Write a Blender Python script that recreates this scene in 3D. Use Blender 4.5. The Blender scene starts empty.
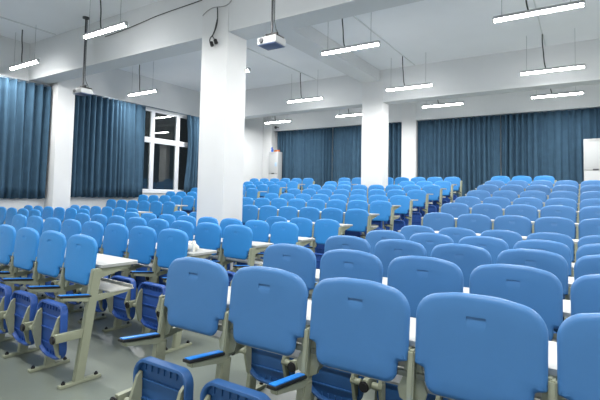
import bpy, bmesh, math, random
from mathutils import Vector, Matrix
random.seed(7)
K = 0.9            # all numbers below are in seat-pitch based units; K turns them into metres
H = 1.61           # camera height over the front floor
C = bpy.context.scene.collection
PI = math.pi
ZOFF = 0.0

# ------------------------------------------------------------------ materials
def lin(c):
    return tuple(((v/255)/12.92 if v/255 <= .04045 else ((v/255+.055)/1.055)**2.4) for v in c)

def mat(name, rgb, rough=.5, metal=0.0, spec=.5, noise=0.0, nscale=20, bump=0.0, bscale=200, emit=0.0, coat=0.0):
    m = bpy.data.materials.new(name); m.use_nodes = True
    nt = m.node_tree; b = nt.nodes['Principled BSDF']
    r, g, bl = lin(rgb)
    b.inputs['Base Color'].default_value = (r, g, bl, 1)
    b.inputs['Roughness'].default_value = rough
    b.inputs['Metallic'].default_value = metal
    b.inputs['Specular IOR Level'].default_value = spec
    if coat: b.inputs['Coat Weight'].default_value = coat
    tc = nt.nodes.new('ShaderNodeTexCoord')
    if noise:
        n = nt.nodes.new('ShaderNodeTexNoise'); n.inputs['Scale'].default_value = nscale; n.inputs['Detail'].default_value = 5
        nt.links.new(tc.outputs['Object'], n.inputs['Vector'])
        cr = nt.nodes.new('ShaderNodeValToRGB')
        cr.color_ramp.elements[0].position = .3; cr.color_ramp.elements[1].position = .7
        cr.color_ramp.elements[0].color = (r*(1-noise), g*(1-noise), bl*(1-noise), 1)
        cr.color_ramp.elements[1].color = (min(1, r*(1+noise)), min(1, g*(1+noise)), min(1, bl*(1+noise)), 1)
        nt.links.new(n.outputs['Fac'], cr.inputs['Fac']); nt.links.new(cr.outputs['Color'], b.inputs['Base Color'])
    if bump:
        n2 = nt.nodes.new('ShaderNodeTexNoise'); n2.inputs['Scale'].default_value = bscale; n2.inputs['Detail'].default_value = 3
        nt.links.new(tc.outputs['Object'], n2.inputs['Vector'])
        bp = nt.nodes.new('ShaderNodeBump'); bp.inputs['Strength'].default_value = bump; bp.inputs['Distance'].default_value = .01
        nt.links.new(n2.outputs['Fac'], bp.inputs['Height']); nt.links.new(bp.outputs['Normal'], b.inputs['Normal'])
    if emit:
        b.inputs['Emission Color'].default_value = (1, .985, .96, 1)
        b.inputs['Emission Strength'].default_value = emit
    return m

M = dict(
    wall=mat('white_wall_paint', (209, 212, 214), .75, noise=.02, nscale=1.5, bump=.05, bscale=60),
    ceil=mat('ceiling_paint', (232, 235, 239), .85, noise=.02, nscale=1),
    pillar=mat('pillar_paint', (210, 212, 213), .7, noise=.015, nscale=3, bump=.04, bscale=60),
    floor=mat('polished_grey_floor', (110, 117, 109), .32, noise=.10, nscale=1.6, bump=.02, bscale=40),
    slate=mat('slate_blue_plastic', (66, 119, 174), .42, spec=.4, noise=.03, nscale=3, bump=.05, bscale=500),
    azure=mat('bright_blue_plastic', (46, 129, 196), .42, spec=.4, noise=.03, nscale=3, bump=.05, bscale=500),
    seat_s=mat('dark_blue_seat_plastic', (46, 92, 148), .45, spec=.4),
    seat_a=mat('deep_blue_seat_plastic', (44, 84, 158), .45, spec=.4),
    metal=mat('grey_green_enamel', (144, 149, 129), .45, spec=.5, noise=.03, nscale=8),
    metal2=mat('dark_grey_enamel', (112, 116, 104), .5),
    black=mat('black_rubber', (24, 24, 27), .55),
    pad=mat('blue_arm_pad', (42, 134, 226), .35),
    desk=mat('white_laminate', (164, 167, 165), .5, noise=.015, nscale=6),
    edge=mat('grey_laminate_edge', (190, 190, 178), .5),
    shelf=mat('grey_shelf_sheet', (182, 184, 178), .4),
    frame=mat('white_window_frame', (208, 212, 218), .4),
    curtain=mat('teal_blue_curtain_cloth', (54, 80, 100), .85, spec=.2, noise=.10, nscale=5, bump=.1, bscale=300),
    rail=mat('curtain_rail_metal', (90, 104, 116), .5, metal=.5),
    white=mat('white_plastic', (172, 175, 177), .45),
    grey=mat('mid_grey_plastic', (150, 152, 152), .45),
    dgrey=mat('dark_grey_plastic', (58, 60, 64), .45),
    lens=mat('projector_underside', (66, 84, 120), .4),
    paper=mat('white_paper', (206, 205, 197), .8),
    cable=mat('dark_cable', (52, 58, 58), .6),
    wire=mat('thin_steel_wire', (150, 156, 160), .4, metal=.6),
    conduit=mat('white_conduit', (206, 210, 212), .6),
    blue=mat('blue_plastic_item', (40, 92, 190), .5),
    orange=mat('orange_brown_card', (176, 92, 40), .7),
    sticker=mat('blue_sticker', (150, 180, 206), .5),
    tube=mat('lit_tube_diffuser', (255, 255, 255), .4, emit=26.0),
)
def glass():
    m = bpy.data.materials.new('night_window_glass'); m.use_nodes = True
    b = m.node_tree.nodes['Principled BSDF']
    b.inputs['Base Color'].default_value = (.75, .82, .8, 1); b.inputs['Transmission Weight'].default_value = 1
    b.inputs['Roughness'].default_value = .01; b.inputs['IOR'].default_value = 1.52
    return m
M['glass'] = glass()

# ------------------------------------------------------------------ mesh helpers
def finish(bm, name, m, smooth=35):
    for v in bm.verts: v.co.z += ZOFF; v.co *= K
    bmesh.ops.recalc_face_normals(bm, faces=bm.faces)
    me = bpy.data.meshes.new(name); bm.to_mesh(me); bm.free()
    if m is not None: me.materials.append(m)
    if smooth:
        me.polygons.foreach_set('use_smooth', [True]*len(me.polygons))
        me.set_sharp_from_angle(angle=math.radians(smooth))
    return me

def link(name, me, parent=None, loc=(0, 0, 0), rz=0.0):
    o = bpy.data.objects.new(name, me); C.objects.link(o)
    o.location = tuple(v*K for v in loc); o.rotation_euler = (0, 0, rz)
    if parent is not None: o.parent = parent
    return o

def obj(name, bm, m, parent=None, loc=(0, 0, 0), rz=0.0, smooth=35):
    return link(name, finish(bm, name, m, smooth), parent, loc, rz)

def tag(o, label=None, cat=None, group=None, kind=None):
    if label: o['label'] = label
    if cat: o['category'] = cat
    if group: o['group'] = group
    if kind: o['kind'] = kind
    return o

def thing(name, label, cat, loc=(0, 0, 0), rz=0.0, group=None):
    return tag(link(name, None, None, loc, rz), label, cat, group)

def box(bm, x0, x1, y0, y1, z0, z1, bev=0.0, seg=2):
    r = bmesh.ops.create_cube(bm, size=1)
    vs = r['verts']
    for v in vs:
        v.co = Vector(((x0+x1)/2+v.co.x*(x1-x0), (y0+y1)/2+v.co.y*(y1-y0), (z0+z1)/2+v.co.z*(z1-z0)))
    if bev:
        es = list({e for v in vs for e in v.link_edges})
        bmesh.ops.bevel(bm, geom=es, offset=bev, segments=seg, profile=.6, affect='EDGES', clamp_overlap=True)
    return bm

def bbox(x0, x1, y0, y1, z0, z1, bev=0.0, seg=2):
    return box(bmesh.new(), x0, x1, y0, y1, z0, z1, bev, seg)

def cyl(bm, p0, p1, r, n=12, r2=None):
    p0 = Vector(p0); p1 = Vector(p1); d = p1-p0
    mtx = Matrix.Translation((p0+p1)/2) @ d.to_track_quat('Z', 'Y').to_matrix().to_4x4()
    bmesh.ops.create_cone(bm, cap_ends=True, segments=n, radius1=r, radius2=r if r2 is None else r2, depth=d.length, matrix=mtx)
    return bm

def prism(bm, pts, axis, a0, a1):
    """closed outline pts (2-D) extruded along axis ('x','y','z') from a0 to a1"""
    def P(p, a):
        if axis == 'x': return (a, p[0], p[1])
        if axis == 'y': return (p[0], a, p[1])
        return (p[0], p[1], a)
    v0 = [bm.verts.new(P(p, a0)) for p in pts]; v1 = [bm.verts.new(P(p, a1)) for p in pts]
    n = len(pts)
    bm.faces.new(v0); bm.faces.new(v1[::-1])
    for i in range(n): bm.faces.new((v0[i], v1[i], v1[(i+1) % n], v0[(i+1) % n]))
    return bm

def tube(bm, pts, r, n=8):
    pts = [Vector(p) for p in pts]; rings = []
    for i, p in enumerate(pts):
        t = (pts[min(i+1, len(pts)-1)]-pts[max(i-1, 0)]).normalized()
        a = t.orthogonal().normalized() if i == 0 else (prev - t*prev.dot(t)).normalized()
        prev = a; b = t.cross(a)
        rings.append([bm.verts.new(p+(a*math.cos(2*PI*k/n)+b*math.sin(2*PI*k/n))*r) for k in range(n)])
    for i in range(len(rings)-1):
        for k in range(n):
            bm.faces.new((rings[i][k], rings[i][(k+1) % n], rings[i+1][(k+1) % n], rings[i+1][k]))
    bm.faces.new(rings[0][::-1]); bm.faces.new(rings[-1])
    return bm

def smooth_pts(pts, n=6):
    pts = [Vector(p) for p in pts]; out = []
    for i in range(len(pts)-1):
        p0 = pts[max(i-1, 0)]; p1 = pts[i]; p2 = pts[i+1]; p3 = pts[min(i+2, len(pts)-1)]
        for k in range(n):
            t = k/n
            out.append(.5*((2*p1)+(p2-p0)*t+(2*p0-5*p1+4*p2-p3)*t*t+(3*p1-p0-3*p2+p3)*t**3))
    out.append(pts[-1]); return out

# ------------------------------------------------------------------ the chair, one mesh per part
def round_outline(pts, seg=6):
    """pts: (x, z, radius) closed polygon -> dense outline with rounded corners"""
    out = []; n = len(pts)
    for i in range(n):
        p = Vector(pts[i][:2]); a = Vector(pts[i-1][:2]); b = Vector(pts[(i+1) % n][:2]); r = pts[i][2]
        if r <= 0: out.append(p); continue
        d1 = (a-p).normalized(); d2 = (b-p).normalized()
        ang = d1.angle(d2); t = min(r/math.tan(ang/2), .49*(a-p).length, .49*(b-p).length)
        r2 = t*math.tan(ang/2); c = p+(d1+d2).normalized()*(r2/math.sin(ang/2))
        s = p+d1*t-c; e = p+d2*t-c
        a0 = math.atan2(s.y, s.x); a1 = math.atan2(e.y, e.x); da = (a1-a0+PI) % (2*PI)-PI
        for k in range(seg+1): out.append(c+Vector((math.cos(a0+da*k/seg), math.sin(a0+da*k/seg)))*r2)
    res = []
    for p in out:                      # thin out duplicates
        if not res or (p-res[-1]).length > 1e-4: res.append(p)
    if (res[0]-res[-1]).length < 1e-4: res.pop()
    return res

def plate(outline, rings, centre, yfun):
    """skin a closed plate through rings [(inset, scale, y)] both sides; yfun adds the bend"""
    bm = bmesh.new(); n = len(outline); area = sum(outline[i-1].cross(outline[i]) for i in range(n))
    sgn = 1 if area > 0 else -1
    nor = []
    for i in range(n):
        t = (outline[(i+1) % n]-outline[i-1]).normalized(); nor.append(Vector((-t.y, t.x))*sgn)
    cx = Vector(centre); RV = []
    for inset, sc, y in rings:
        ring = []
        for i in range(n):
            p = outline[i]+nor[i]*inset
            p = cx+(p-cx)*sc
            ring.append(bm.verts.new((p.x, y+yfun(p.x, p.y), p.y)))
        RV.append(ring)
    for a, b in zip(RV, RV[1:]):
        for i in range(n): bm.faces.new((a[i], a[(i+1) % n], b[(i+1) % n], b[i]))
    for ring, y in ((RV[0], rings[0][2]), (RV[-1], rings[-1][2])):
        c = bm.verts.new((cx.x, y+yfun(cx.x, cx.y), cx.y))
        for i in range(n): bm.faces.new((ring[i], ring[(i+1) % n], c))
    return bm

TOP = 1.19
DZ = .02           # lift of everything that stands on the feet
def lean(z): return (z-TOP)*.095

def backrest_mesh(m):
    ol = round_outline([(-.255, .868, .010), (-.258, 1.158, .135), (-.08, 1.194, .40), (.08, 1.194, .40), (.258, 1.158, .135), (.255, .868, .010),
                        (.212, .858, .012), (.203, .762, .095), (-.203, .762, .095), (-.212, .858, .012)], 7)
    f = lambda x, z: lean(z)+.22*x*x
    rings = [(.0, .35, .018), (.0, .7, .018), (.02, 1, .018), (.004, 1, .015), (0, 1, .012), (0, 1, .008), (.003, 1, .001), (.009, 1, -.006), (.017, 1, -.010),
             (.026, 1, -.012), (.026, .72, -.011), (.026, .4, -.010)]
    bm = plate(ol, rings, (0, .97), f)
    bmesh.ops.recalc_face_normals(bm, faces=bm.faces)
    me = bpy.data.meshes.new('tmp'); bm.to_mesh(me); bm.free()
    a = bpy.data.objects.new('tmp', me); C.objects.link(a)
    # grip recess: a pocket, deep at its upper edge and running out towards its lower edge
    bm = bmesh.new(); yb = lean(1.09)
    prism(bm, [(yb-.05, 1.106), (yb-.002, 1.106), (yb-.012, 1.074), (yb-.05, 1.074)], 'x', -.038, .038)
    bmesh.ops.recalc_face_normals(bm, faces=bm.faces)
    me2 = bpy.data.meshes.new('tmp2'); bm.to_mesh(me2); bm.free()
    b = bpy.data.objects.new('tmp2', me2); C.objects.link(b)
    md = a.modifiers.new('cut', 'BOOLEAN'); md.object = b; md.operation = 'DIFFERENCE'; md.solver = 'EXACT'
    ev = a.evaluated_get(bpy.context.evaluated_depsgraph_get())
    bm = bmesh.new(); bm.from_mesh(ev.to_mesh()); ev.to_mesh_clear()
    for o, d in ((a, me), (b, me2)):
        bpy.data.objects.remove(o); bpy.data.meshes.remove(d)
    return finish(bm, 'backrest', m, 40)

SY = -.22          # plane of the tipped-up seat
def seat_mesh(m):
    ol = round_outline([(-.220, .155, .16), (-.222, .63, .085), (.222, .63, .085), (.220, .155, .16)], 8)
    f = lambda x, z: SY+.05*((z-.37)/.23)**2*.5-(z-.37)*.06
    rings = [(.01, .4, .022), (.01, .75, .022), (.01, 1, .022), (0, 1, .012), (0, 1, -.034), (.004, 1, -.04), (.018, 1, -.04), (.022, 1, -.034),
             (.024, 1, -.004), (.03, .7, .0), (.03, .4, .0)]
    bm = plate(ol, rings, (0, .37), f)
    def rib(x0, x1, z0, z1):
        yy = f((x0+x1)/2, (z0+z1)/2); box(bm, x0, x1, yy-.012, yy+.006, z0, z1)
    for z in (.27, .40, .51): rib(-.194, .194, z-.004, z+.004)
    for i in range(7):
        x = (i-3)*.052
        rib(x-.004, x+.004, .56, .612); 
        if abs(x) < .12: rib(x-.004, x+.004, .168, .21)
    return finish(bm, 'seat', m, 35)

def hinge_mesh(s):
    bm = bmesh.new(); y = SY-.02
    pts = round_outline([(y+.012, .56, .005), (y-.022, .53, .02), (y-.068, .395, .05), (y-.022, .22, .02), (y+.012, .19, .005)], 5)
    prism(bm, [(p.x, p.y) for p in pts], 'x', s*.180-.010, s*.180+.010)
    cyl(bm, (s*.165, y-.045, .385), (s*.235, y-.045, .385), .022, 14)
    return finish(bm, 'hinge_bracket', M['metal'], 30)

PX = .270
def post_mesh(s, e=0.0):
    """leaning upright, flat tube, with a wider lower box"""
    bm = bmesh.new(); x = s*PX
    yb = lambda z: -.105+.115*z/.9
    for z0, z1, hx, hy0, hy1 in ((-.01, .66, .024, .042, .038), (.64, .915+e, .015, .028, .026)):
        vs = []
        for z, hy in ((z0, hy0), (z1, hy1)):
            vs.append([bm.verts.new((x+sx*hx, yb(z)+sy*hy, z)) for sx, sy in ((-1, -1), (1, -1), (1, 1), (-1, 1))])
        bm.faces.new(vs[0][::-1]); bm.faces.new(vs[1])
        for i in range(4): bm.faces.new((vs[0][i], vs[0][(i+1) % 4], vs[1][(i+1) % 4], vs[1][i]))
    bmesh.ops.bevel(bm, geom=bm.edges[:], offset=.006, segments=2, affect='EDGES')
    return finish(bm, 'post', M['metal'], 35)

def end_post_mesh(e=0.0):
    bm = bmesh.new(); x = PX
    yb = lambda z: -.120+.125*z/.9
    vs = []
    for z in (-.01, .917+e):
        vs.append([bm.verts.new((x+sx*.024, yb(z)+sy*.042, z)) for sx, sy in ((-1, -1), (1, -1), (1, 1), (-1, 1))])
    bm.faces.new(vs[0][::-1]); bm.faces.new(vs[1])
    for i in range(4): bm.faces.new((vs[0][i], vs[0][(i+1) % 4], vs[1][(i+1) % 4], vs[1][i]))
    bmesh.ops.bevel(bm, geom=bm.edges[:], offset=.007, segments=2, affect='EDGES')
    return finish(bm, 'post', M['metal'], 35)

def slant(bm):
    for v in bm.verts: v.co.z += -(v.co.y+.042)*.125
    return bm

def arm_mesh(s):
    x = s*PX; bm = bmesh.new()
    prism(bm, [(-.02, .640), (-.02, .682), (-.290, .715), (-.290, .690), (-.08, .650)], 'x', x-.022, x+.022)
    bmesh.ops.bevel(bm, geom=bm.edges[:], offset=.005, segments=2, affect='EDGES')
    return finish(bm, 'armrest', M['metal'], 35)
def armpad_mesh(s):
    x = s*PX; return finish(slant(bbox(x-.027, x+.027, -.312, -.042, .684, .701, .006)), 'arm_pad', M['black'], 35)
def padtop_mesh(s):
    x = s*PX; return finish(slant(bbox(x-.019, x+.019, -.305, -.050, .700, .707, .003)), 'pad_inlay', M['pad'], 35)
def sarm_mesh(s):
    x = s*PX; bm = bmesh.new()
    box(bm, x-.018, x+.018, -.325, -.05, .355, .425, .006)
    return finish(bm, 'support_arm', M['metal'], 35)
def cap_mesh(s):
    x = s*PX; bm = bmesh.new(); cyl(bm, (x, -.332, .386), (x, -.352, .386), .034, 18)
    bmesh.ops.bevel(bm, geom=[e for e in bm.edges if e.calc_face_angle(0) > 1], offset=.007, segments=2, affect='EDGES')
    return finish(bm, 'end_cap', M['black'], 35)
def foot_mesh(s):
    x = s*PX; bm = bmesh.new(); box(bm, x-.027, x+.027, -.275, .075, 0, .028, .008)
    return finish(bm, 'foot', M['metal'], 35)
def bolt_mesh(s, y):
    x = s*PX; bm = bmesh.new(); cyl(bm, (x, y, .026), (x, y, .042), .017, 8)
    cyl(bm, (x, y, .040), (x, y, .052), .009, 8)
    return finish(bm, 'bolt', M['black'], 35)
def bbr_mesh(s):
    bm = bmesh.new(); pts = [(s*.258, .868), (s*.236, .868), (s*.226, .79), (s*.205, .74), (s*.215, .70), (s*.258, .68)]
    v = []
    for z0 in (0, 1):
        v.append([bm.verts.new((px, lean(pz)+.045+z0*.02, pz)) for px, pz in pts])
    n = len(pts)
    bm.faces.new(v[0]); bm.faces.new(v[1][::-1])
    for i in range(n): bm.faces.new((v[0][i], v[1][i], v[1][(i+1) % n], v[0][(i+1) % n]))
    return finish(bm, 'back_bracket', M['metal'], 30)
def cross_mesh():
    return finish(bbox(-.25, .25, -.005, .020, .795, .822, .005), 'crossbar', M['metal2'], 35)

ZOFF = DZ
BACK = {k: backrest_mesh(M[k]) for k in ('slate', 'azure')}
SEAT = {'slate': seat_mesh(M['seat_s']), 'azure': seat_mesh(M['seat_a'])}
HINGE = [hinge_mesh(-1), hinge_mesh(1)]
RISE = .155         # on the steps a desk stands higher: it serves the row behind
POST = {-1: post_mesh(-1), 2: end_post_mesh(), 'hi': post_mesh(-1, RISE), 'end_hi': end_post_mesh(RISE)}
SIDE = {s: dict(arm=arm_mesh(s), pad=armpad_mesh(s), top=padtop_mesh(s), sarm=sarm_mesh(s), cap=cap_mesh(s), foot=foot_mesh(s),
                bolt=[bolt_mesh(s, -.24), bolt_mesh(s, .04)], bb=bbr_mesh(s)) for s in (-1, 1)}
CROSS = cross_mesh()
ZOFF = 0.0
for s in (-1, 1):
    SIDE[s]['foot'] = foot_mesh(s); SIDE[s]['bolt'] = [bolt_mesh(s, -.24), bolt_mesh(s, .04)]

def end_set(t, s, post, full):
    S = SIDE[s]
    link('post', post, t)
    a = link('armrest', S['arm'], t)
    link('arm_pad', S['pad'], a)
    if full: link('pad_inlay', S['top'], a)['label'] = 'bright blue inlay on the arm pad'
    f = link('foot', S['foot'], t)
    if full:
        sa = link('support_arm', S['sarm'], t); link('end_cap', S['cap'], sa)
        for b in S['bolt']: link('bolt', b, f)

def chair(name, label, colour, loc, rz, group, full, right_end, high):
    t = thing(name, label, 'chair', loc, rz, group)
    link('backrest', BACK[colour], t)
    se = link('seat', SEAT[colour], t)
    if full:
        for h in HINGE: link('hinge_bracket', h, se)
        link('crossbar', CROSS, t)
        for s in (-1, 1): link('back_bracket', SIDE[s]['bb'], t)
    end_set(t, -1, POST['hi' if high else -1], full)
    if right_end: end_set(t, 1, POST['end_hi' if high else 2], full)
    return t

# ------------------------------------------------------------------ seating plan
st = [0]*5; acc = 0
for d in (.1593, .1572, .1286, .1511, .1609, .1458, .1644): acc += d; st.append(acc)
dY = [0, 0, .0127, -.0022, .1865, .2584, .3255, .3602, .4297, .5376, .5418, .4737]
ROWY = [1.9475+1.02736*n+dY[n] for n in range(12)]
SK = -.05524; RZ = math.atan(SK)
def seat_at(r, b, c):
    X = (-.3642, -3.8466, -9.6321)[b-1]-.55*c+(0, .03675, .06663)[b-1]*r
    Y = ROWY[r]+(0 if b == 1 else .35407+SK*(X+3.5))
    if r == 0 and b == 1: X += -.012+.009*c
    return X, Y, st[r]
# camera basis, used to leave out seats that lie outside the photograph
F, YAW, PITCH, ROLL = 441.2, .57237, .048836, .0200106
fw = Vector((-math.sin(YAW)*math.cos(PITCH), math.cos(YAW)*math.cos(PITCH), math.sin(PITCH)))
r0 = Vector((math.cos(YAW), math.sin(YAW), 0)); u0 = r0.cross(fw)
rt = r0*math.cos(ROLL)+u0*math.sin(ROLL); up = -r0*math.sin(ROLL)+u0*math.cos(ROLL)
def px(x, y, z):
    q = Vector((x, y, z-H)); d = q.dot(fw)
    if d < .2: return (9999, 9999)
    return 300+F*q.dot(rt)/d, 173.7-F*q.dot(up)/d

ORD = ['first', 'second', 'third', 'fourth', 'fifth', 'sixth', 'seventh', 'eighth', 'ninth', 'tenth', 'eleventh', 'twelfth']
BN = {1: 'right', 2: 'middle', 3: 'far left'}
skip = {(4, 2): {3, 4, 5}, (10, 2): {3, 4, 5}}
plan = {1: range(-1, 4), 2: range(0, 8), 3: range(0, 6)}

worktop_cache = {}
for b in (1, 2, 3):
    for r in range(12):
        cols = [c for c in plan[b] if c not in skip.get((r, b), ())]
        if b == 1 and r == 11: cols = [1, 2, 3]
        seen = []
        for c in cols:
            X, Y, Z = seat_at(r, b, c)
            a = px(X+.3, Y, Z+1.1)[0]; d = px(X-.3, Y, Z+1.1)[0]
            if max(a, d) < -4 or min(a, d) > 603: continue
            seen.append(c)
        if not seen: continue
        colour = 'slate' if (b == 1 and r < 11) else 'azure'
        rz = 0 if b == 1 else RZ
        order = sorted(plan[b], reverse=(b == 1))
        if b == 1: order = [3, 2, 1, 0, -1]
        for c in seen:
            i = order.index(c)
            full = r <= 4 and b != 3
            tone = 'dull blue' if colour == 'slate' else 'bright blue'
            lab = '%s chair, %s block, %s row from the front, %s from its aisle' % (tone, BN[b], ORD[r], ORD[i])
            end = (b != 1 and c == 0) or (b == 1 and r == 11 and c == 1)
            chair('lecture_chair', lab, colour, seat_at(r, b, c), rz, 'folding chairs in rows, %s block' % BN[b], full, end, r >= 4)
        # the long desk fixed behind the row, broken where a pillar stands in it
        if r == 11: continue
        segs = []; cur = [seen[0]]
        for c in seen[1:]:
            if c == cur[-1]+1: cur.append(c)
            else: segs.append(cur); cur = [c]
        segs.append(cur)
        for k, sg in enumerate(segs):
            x0, y0, z0 = seat_at(r, b, sg[-1]); x1, y1, z1 = seat_at(r, b, sg[0])
            cs = math.cos(rz); L0 = -(x1-x0)/cs-.30; R0 = .300
            lab = 'long white desk fixed behind the %s row of chairs, %s block' % (ORD[r], BN[b])
            if len(segs) > 1: lab += ', %s of the pillar' % ('right' if k == 0 else 'left')
            t = thing('bench_desk', lab, 'desk', (x1, y1, z1+DZ+(RISE if r >= 4 else 0)), rz, 'long desks behind the chair rows')
            bm = bmesh.new(); ol = round_outline([(L0, .035, .01), (R0, .035, .01), (R0, .415, .05), (L0, .415, .05)], 6)
            prism(bm, [(p.x, p.y) for p in ol], 'z', .920, .945)
            bmesh.ops.bevel(bm, geom=[e for e in bm.edges if e.calc_face_angle(0) > 1], offset=.006, segments=2, affect='EDGES')
            obj('worktop', bm, M['desk'], t)
            bm = bmesh.new(); box(bm, L0+.02, R0-.015, .13, .37, .690, .703, .003); box(bm, L0+.02, R0-.015, .348, .36, .690, .730, .003)
            obj('book_shelf', bm, M['shelf'], t)
            if r <= 6 and b != 3 or r <= 2:
                for j in range(len(sg)+1):
                    if b == 1 and r > 4: break
                    bx = PX-j*.55/cs
                    bm = bmesh.new()
                    prism(bm, [(.0, .82), (.0, .919), (.33, .919), (.33, .90)], 'x', bx-.008, bx+.008)
                    obj('desk_bracket', bm, M['metal'], t)
                    bm = bmesh.new()
                    prism(bm, [(-.03, .63), (-.03, .689), (.33, .689), (.33, .675)], 'x', bx-.008, bx+.008)
                    obj('shelf_bracket', bm, M['metal'], t)

# ------------------------------------------------------------------ the room
XL, XR, YF, YB, ZC = -12.8, 5.0, -2.6, 17.0, H+4.02
def struct(name, bm, m, smooth=0, parent=None):
    o = obj(name, bm, m, parent, smooth=smooth)
    if parent is None: o['kind'] = 'structure'
    return o
bm = bmesh.new()
def tier(r):
    y1 = ROWY[r]-.56
    f = lambda X: y1+.35407+SK*(X+3.5)
    pts = [(XR, YB), (XR, y1), (-2.75, y1), (-3.25, f(-3.25)), (XL, f(XL)), (XL, YB)]
    prism(bm, pts, 'z', -.15 if r == 5 else st[r-1]-.01, st[r])
prism(bm, [(XR, YB), (XR, YF), (XL, YF), (XL, YB)], 'z', -.2, 0)
for r in range(5, 12): tier(r)
struct('floor', bm, M['floor'])
struct('ceiling', bbox(XL-.2, XR+.2, YF-.2, YB+.2, ZC, ZC+.15), M['ceil'])
struct('wall_back', bbox(XL-.2, XR+.2, YB, YB+.2, -.2, ZC), M['wall'])
struct('wall_front', bbox(XL-.2, XR+.2, YF-.2, YF, -.2, ZC), M['wall'])
struct('wall_right', bbox(XR, XR+.2, YF, YB, -.2, ZC), M['wall'])
WY0, WY1, WZ0, WZ1 = 9.40, 12.6, H+.03, H+2.92
bm = bmesh.new()
box(bm, XL-.2, XL, YF, WY0, -.2, ZC); box(bm, XL-.2, XL, WY1, YB, -.2, ZC)
box(bm, XL-.2, XL, WY0, WY1, -.2, WZ0); box(bm, XL-.2, XL, WY0, WY1, WZ1, ZC)
struct('wall_left', bm, M['wall'])
# beams
ZB = H+3.0
struct('trim_1', bbox(XL, XR, 6.0, 6.52, ZB, ZC), M['wall'])
struct('trim_2', bbox(XL, XR, 13.0, 13.5, ZB, ZC), M['wall'])
struct('trim_3', bbox(XL, XR, 16.72, YB, ZB, ZC), M['wall'])
struct('trim_4', bbox(-6.04, -5.42, 6.52, 13.0, H+3.68, ZC), M['wall'])
# pillars
struct('trim_6', bbox(-6.16, -5.50, 5.98, 6.53, 0, ZC, .01), M['pillar'], 30)
struct('trim_7', bbox(-6.03, -5.32, 12.985, 13.52, st[9], ZC, .01), M['pillar'], 30)
struct('trim_8', bbox(-6.03, -5.46, 16.69, YB, st[11], ZC, .01), M['pillar'], 30)
struct('trim_9', bbox(XL, -12.35, 6.58, 7.08, 0, ZC, .01), M['pillar'], 30)
struct('trim_10', bbox(XL, -12.3, 16.55, YB, st[11], ZC, .01), M['pillar'], 30)
struct('baseboard_left', bbox(XL, XL+.02, YF, 7.5, 0, .12), M['grey'])

# window with dark night glass
w = bmesh.new(); xw0, xw1 = XL-.10, XL-.03
def fr(y0, y1, z0, z1): box(w, xw0, xw1, y0, y1, z0, z1, .006)
fr(WY0, WY1, WZ1-.07, WZ1); fr(WY0, WY1, WZ0, WZ0+.08)
TZ0, TZ1 = H+1.75, H+1.94
fr(WY0, WY1, TZ0, TZ1)
ms = [(WY0, WY0+.1), (10.15, 10.31), (11.29, 11.46), (WY1-.1, WY1)]
for a, b_ in ms: box(w, xw0-.006, xw1+.006, a, b_, WZ0+.002, WZ1-.002, .006)
wd = obj('window_1', w, M['frame'], smooth=30); wd['kind'] = 'structure'
for i in range(3):
    for z0, z1 in ((WZ0+.08, TZ0), (TZ1, WZ1-.07)):
        obj('pane', bbox(XL-.075, XL-.065, ms[i][1], ms[i+1][0], z0, z1), M['glass'], wd, smooth=0)
obj('window_sill', bbox(XL-.1, XL+.05, WY0-.05, WY1+.05, WZ0-.06, WZ0, .01), M['frame'], wd, smooth=30)

# ------------------------------------------------------------------ curtains
def curtain(label, along, a0, a1, off, z0, z1, seed, drawn=0.0):
    rnd = random.Random(seed); bm = bmesh.new()
    L = a1-a0; n = int(L/.018); nz = 10
    ph = [rnd.uniform(0, 6.28) for _ in range(5)]
    warp = [rnd.uniform(.6, 1.4) for _ in range(int(L/.15)+4)]
    def phase(s):
        i = int(s/.15); return sum(warp[:i])+warp[i]*(s/.15-i)
    rows = {}
    for side in (0, 1):
        for j in range(nz+1):
            t = j/nz; z = z0+(z1-z0)*t; row = []
            for i in range(n+1):
                s = L*i/n; p = phase(s)*2*PI*.80
                amp = .058+.028*math.sin(1.7*s+ph[0])
                d = amp*math.sin(p+.45*math.sin(2.1*(1-t)+ph[1]+s*1.3))+.020*math.sin(2.3*p+ph[2]+1.2*t)*(1-t*.6)+.02*math.sin(.8*s+ph[3])*(1-t)
                pull = drawn*math.sin(PI*min(1, (1-t)*1.15))*(s/L-.5)
                sx = a0+s+pull+.012*math.sin(p*.5+3*t+ph[4])*(1-t)
                q = off+d+side*.012
                zz = z+(.012*math.sin(p) if j == 0 else 0)
                row.append(bm.verts.new((q, sx, zz) if along == 'y' else (sx, q, zz)))
            rows[side, j] = row
    for side in (0, 1):
        for j in range(nz):
            a, b = rows[side, j], rows[side, j+1]
            for i in range(n): bm.faces.new((a[i], a[i+1], b[i+1], b[i]))
    for j in range(nz):
        for i in (0, n): bm.faces.new((rows[0, j][i], rows[1, j][i], rows[1, j+1][i], rows[0, j+1][i]))
    for j in (0, nz):
        for i in range(n): bm.faces.new((rows[0, j][i], rows[0, j][i+1], rows[1, j][i+1], rows[1, j][i]))
    return tag(obj('curtain', bm, M['curtain'], smooth=180), label, 'curtain', 'teal blue curtains')

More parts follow.
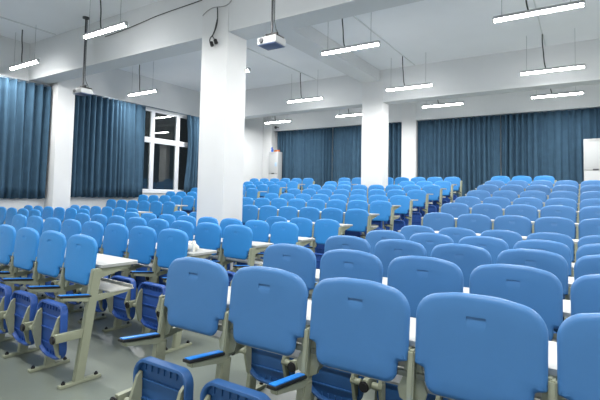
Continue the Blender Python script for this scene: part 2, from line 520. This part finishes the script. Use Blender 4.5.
CT = H+2.94
curtain('teal curtain on the left wall, left of the left-wall pillar', 'y', 2.0, 6.53, XL+.16, H-.235, CT-.04, 1)
curtain('teal curtain between the left-wall pillar and the bare dark window', 'y', 7.12, 9.74, XL+.16, H-.18, CT, 2)
curtain('narrow bunched teal curtain right of the dark window, beside the big white pillar', 'y', 11.62, 12.75, XL+.16, H-.05, CT+.02, 3, -.25)
ZF = st[11]
curtain('teal back-wall curtain beside the white cabinet in the left corner', 'x', -12.2, -9.2, YB-.14, ZF+.03, H+2.99, 4)
curtain('teal back-wall curtain just left of the two back white pillars', 'x', -9.17, -6.06, YB-.14, ZF+.03, H+2.99, 5)
curtain('teal back-wall curtain just right of the rear white pillar', 'x', -5.43, -2.47, YB-.14, ZF+.03, H+2.99, 6)
curtain('teal back-wall curtain behind the white cabinet at the right edge', 'x', -2.44, 2.2, YB-.14, ZF+.03, H+2.99, 8)
for nm, bm_ in (('trim_11', bbox(XL+.10, XL+.14, 2.0, 6.62, CT-.03, CT+.01)), ('trim_12', bbox(XL+.10, XL+.14, 7.3, 12.8, CT+.01, CT+.04)),
                ('trim_13', bbox(-12.28, 2.2, YB-.16, YB-.12, ZB-.03, ZB))):
    struct(nm, bm_, M['rail'])

# ------------------------------------------------------------------ tube lights
ZT = H+3.093
LAMP = 46.0
hang = {}
def tube_light(x, y, label, L=1.325):
    t = thing('tube_light', label, 'ceiling light', (x, y, ZT), 0, 'hanging tube lights')
    bm = bmesh.new(); box(bm, -L/2, L/2, -.030, .030, .036, .062, .006)
    prism(bm, [(-.046, .004), (-.03, .030), (.03, .030), (.046, .004), (.050, .006), (.034, .040), (-.034, .040), (-.050, .006)], 'x', -L/2, L/2)
    for s in (-1, 1): box(bm, s*L/2-.010, s*L/2+.010, -.036, .036, -.036, .050, .006)
    obj('housing', bm, M['white'], t)
    bm = bmesh.new(); cyl(bm, (-L/2+.012, 0, -.006), (L/2-.012, 0, -.006), .034, 16)
    obj('diffuser', bm, M['tube'], t)['label'] = 'glowing white tube'
    ld = bpy.data.lights.new('tube_lamp', 'AREA'); ld.shape = 'RECTANGLE'; ld.size = L*K; ld.size_y = .06; ld.energy = LAMP; ld.color = (1, .985, .955)
    lo = bpy.data.objects.new('tube_lamp', ld); C.objects.link(lo); lo.parent = t; lo.location = (0, 0, -.048*K)
    top = ZC-ZT
    for s in (-.40, .36):
        bm = bmesh.new(); cyl(bm, (s*L, 0, .03), (s*L, 0, top), .0045, 6); obj('suspension_wire', bm, M['wire'], t)
    bm = bmesh.new()
    tube(bm, smooth_pts([(-.12, 0, .05), (-.15, 0, .2), (-.17, .01, .45), (-.19, 0, .7), (-.19, 0, top)], 5), .013, 8)
    obj('power_cable', bm, M['cable'], t)
TL = [(-11.66, 5.36, 'lit tube light at the far left, nearest the left wall curtain'),
      (-7.75, 4.97, 'lit tube light beside the tall projector pole at upper left'),
      (-11.57, 8.78, 'lit tube light hanging in front of the bare dark window'),
      (-7.65, 8.42, 'lit tube light almost hidden behind the big white pillar'),
      (-7.59, 11.98, 'lit tube light hanging between the big pillar and the second pillar, before the beam'),
      (-10.91, 15.11, 'lit tube light above the white cabinet in the left back corner'),
      (-7.40, 15.05, 'lit tube light cut off by the left edge of the second pillar'),
      (-4.11, 8.21, 'lit tube light just right of the hanging projector near the big pillar'),
      (-4.12, 11.96, 'lit tube light just right of the top of the second pillar'),
      (-3.94, 14.77, 'lit tube light just right of the top of the rear pillar'),
      (-.63, 8.10, 'large lit tube light at the upper right, nearest of its column'),
      (-.62, 11.92, 'lit tube light at right, middle one of its column'),
      (-.65, 14.85, 'lit tube light at right, nearest the back wall in its column')]
for x, y, l in TL: tube_light(x, y, l)
EXTRA = [(-11.4, 12.0, 'lit tube light behind the big white pillar, near the left wall')]
for i, (x, y) in enumerate([(2.85, 8.15), (2.85, 11.95), (2.85, 14.85), (-4.1, 4.3), (-.62, 4.3), (2.85, 4.3), (-7.75, .9), (-4.1, .9), (-.62, .9), (2.85, .9), (-11.6, 1.2)]):
    EXTRA.append((x, y, 'lit tube light out of the picture, %s of the out-of-frame lights' % ORD[i]))
for x, y, l in EXTRA: tube_light(x, y, l)

# conduits on the ceiling
for i, (x, y0, y1) in enumerate([(-4.28, 6.55, 12.95), (-.81, 6.55, 12.95), (-7.75, 6.55, 12.95), (-11.4, 1.0, 5.95)]):
    struct('trim_%d' % (14+i), bbox(x-.012, x+.012, y0, y1, ZC-.022, ZC), M['conduit'])

# ------------------------------------------------------------------ projectors
def projector(label, x, y, z, rz):
    t = thing('ceiling_projector', label, 'projector', (x, y, z), rz, 'projectors on ceiling poles')
    top = ZC-z
    obj('body', bbox(-.178, .178, -.142, .142, 0, .112, .016, 3), M['white'], t)
    obj('underside', bbox(-.165, .165, -.130, .130, -.012, .004, .004), M['lens'], t)
    bm = bmesh.new(); cyl(bm, (-.09, -.137, .056), (-.09, -.162, .056), .042, 18, .036); obj('lens', bm, M['dgrey'], t)
    bm = bmesh.new()
    for i in range(5): box(bm, .03+i*.025, .043+i*.025, -.146, -.138, .035, .085)
    obj('vent', bm, M['grey'], t)
    bm = bmesh.new(); box(bm, -.115, .15, -.09, .13, .105, .148, .008)
    for a in (-1, 1): box(bm, a*.10-.012, a*.10+.012, -.012, .012, .110, .19); 
    box(bm, -.112, .112, -.02, .02, .175, .20, .004)
    obj('mount_bracket', bm, M['black'], t)
    bm = bmesh.new(); cyl(bm, (0, 0, .19), (0, 0, top-.02), .018, 12); obj('pole', bm, M['dgrey'], t)
    bm = bmesh.new(); cyl(bm, (0, 0, top-.03), (0, 0, top), .075, 20); obj('ceiling_plate', bm, M['dgrey'], t)
    bm = bmesh.new(); tube(bm, smooth_pts([(.05, .10, .12), (.06, .08, .2), (.035, .03, .34), (.028, .02, .6), (.026, .02, top)], 6), .008, 6); obj('signal_cable', bm, M['cable'], t)
projector('white projector hanging on a tall dark pole, upper left', -9.67, 5.72, H+2.22, 0)
projector('white projector hanging just right of the big white pillar', -4.08, 5.44, H+2.32, 0)

# ------------------------------------------------------------------ cables on the big pillar and the beam
t = thing('pillar_cable', 'loose dark cable dangling from the top of the big white pillar', 'cable', (0, 5.97, H))
bm = bmesh.new(); tube(bm, smooth_pts([(-6.15, 0, 3.42), (-6.02, -.02, 3.47), (-5.87, -.03, 3.50), (-5.74, -.03, 3.49), (-5.56, -.03, 3.47), (-5.46, -.02, 3.50), (-5.42, 0, 3.56)], 6), .010, 6)
obj('horizontal_run', bm, M['grey'], t)
bm = bmesh.new(); tube(bm, smooth_pts([(-5.74, -.03, 3.49), (-5.73, -.03, 3.25), (-5.75, -.04, 3.10), (-5.82, -.04, 2.98), (-5.89, -.04, 2.92), (-5.90, -.04, 2.86), (-5.86, -.04, 2.83)], 6), .011, 6)
tube(bm, smooth_pts([(-5.73, -.04, 3.25), (-5.76, -.06, 3.06), (-5.82, -.05, 2.95), (-5.78, -.04, 2.88)], 6), .009, 6)
obj('drop_cable', bm, M['cable'], t)
for x, z in ((-5.84, 2.80), (-5.74, 2.83)):
    bm = bmesh.new(); cyl(bm, (x-.02, -.045, z+.035), (x+.01, -.045, z-.035), .034, 12); obj('plug', bm, M['black'], t)
t = thing('beam_cable', 'thin dark cable run along the face of the beam left of the big pillar', 'cable', (0, 5.98, H))
bm = bmesh.new(); tube(bm, smooth_pts([(-9.3, 0, 3.58), (-8.68, -.005, 3.60), (-7.9, -.005, 3.66), (-7.41, -.005, 3.70), (-6.19, 0, 3.74)], 6), .009, 6)
obj('cable_run', bm, M['cable'], t)

# ------------------------------------------------------------------ standing air conditioners
def aircon(label, x0, x1, y, z0, z1):
    w2 = (x1-x0)/2; t = thing('air_conditioner', label, 'air conditioner', ((x0+x1)/2, y, z0), 0, 'white standing air conditioners'); h = z1-z0
    obj('cabinet', bbox(-w2, w2, -.17, .17, .06, h, .02, 3), M['white'], t)
    obj('base', bbox(-w2+.01, w2-.01, -.16, .16, 0, .06, .006), M['grey'], t)
    zb = H+.97-z0
    obj('lower_panel', bbox(-w2+.02, w2-.02, -.182, -.165, .10, zb-.05, .008), M['white'], t)
    obj('upper_panel', bbox(-w2+.02, w2-.02, -.182, -.165, zb+.05, h-.10, .008), M['white'], t)
    b = obj('control_band', bbox(-w2+.01, w2-.01, -.178, -.165, zb-.028, zb+.028, .004), M['grey'], t)
    obj('display', bbox(-.075, .075, -.190, -.175, zb-.026, zb+.026, .004), M['dgrey'], t)
    bm = bmesh.new()
    for i in range(4): box(bm, -w2*.66, w2*.66, -.176, -.166, h-.085+i*.02, h-.078+i*.02)
    obj('vent', bm, M['grey'], t)
    obj('energy_label', bbox(w2*.38, w2*.78, -.186, -.180, h-.68, h-.50), M['sticker'], t, smooth=0)['label'] = 'pale blue sticker'
aircon('white standing air conditioner in the back left corner with things on top', -12.22, -11.70, 16.45, ZF, H+1.97)
aircon('white standing air conditioner at the right edge before the curtain', 0.0, .62, 16.45, ZF, H+1.93)
t = tag(obj('box', bbox(-.11, .11, -.08, .08, 0, .08, .008), M['orange'], loc=(-11.84, 16.40, H+1.97)), 'orange brown box lying on top of the corner air conditioner', 'box')
bm = bmesh.new(); cyl(bm, (0, 0, 0), (0, 0, .12), .05, 14, .06); cyl(bm, (0, 0, .12), (-.02, 0, .21), .022, 10, .05)
tag(obj('bottle', bm, M['blue'], loc=(-12.12, 16.40, H+1.97)), 'small blue bottle on top of the corner air conditioner', 'bottle')
t = thing('security_camera', 'small black security camera on the back corner below a tube light', 'camera', (-12.02, 16.50, H+3.08))
obj('mount', bbox(-.02, .02, -.02, .22, .05, .09, .004), M['dgrey'], t)
bm = bmesh.new(); cyl(bm, (.07, -.10, .02), (-.05, .05, .07), .06, 14); obj('camera_body', bm, M['dgrey'], t)

# ------------------------------------------------------------------ crumpled paper bag on the second desk of the middle block
bx, by, bz = seat_at(1, 2, 0)
bm = bmesh.new(); bmesh.ops.create_icosphere(bm, subdivisions=3, radius=1)
rr = random.Random(3)
for v in bm.verts:
    n = .16*math.sin(7*v.co.x+2*v.co.y)+.12*math.sin(9*v.co.z+4*v.co.x)+.08*rr.uniform(-1, 1)
    v.co = Vector((v.co.x*(.17+.03*n), v.co.y*(.10+.05*n), max(-.02, v.co.z*.055*(1+n)+.04)))
    if v.co.z < 0: v.co.z = 0
t = thing('paper_wrap', 'crumpled white paper wrap left on a white desk in the middle block', 'paper', (bx+.02, by+.20, bz+.945+DZ), RZ)
obj('bundle', bm, M['paper'], t, smooth=20)
bm = bmesh.new()
prism(bm, [(.06, .0), (.17, .0), (.15, .08), (.115, .115), (.085, .07)], 'y', -.06, -.02)
for v in bm.verts: v.co.y += (v.co.z*.35)
bmesh.ops.subdivide_edges(bm, edges=bm.edges[:], cuts=2)
obj('folded_corner', bm, M['paper'], t, smooth=20)

# ------------------------------------------------------------------ camera, world, view
cam = bpy.data.cameras.new('camera'); co = bpy.data.objects.new('camera', cam); C.objects.link(co)
R = Matrix((rt, up, -fw)).transposed()
co.matrix_world = Matrix.Translation(Vector((0, 0, H*K))) @ R.to_4x4()
cam.sensor_width = 36; cam.lens = 36*F/600; cam.shift_y = -26.3/600; cam.clip_start = .05
bpy.context.scene.camera = co
wd = bpy.data.worlds.new('night'); bpy.context.scene.world = wd; wd.use_nodes = True
wd.node_tree.nodes['Background'].inputs['Color'].default_value = (.01, .012, .014, 1)
wd.node_tree.nodes['Background'].inputs['Strength'].default_value = 1.0
vs = bpy.context.scene.view_settings
vs.view_transform = 'Standard'; vs.look = 'None'; vs.gamma = 1; vs.use_curve_mapping = False
vs.exposure = 0.68
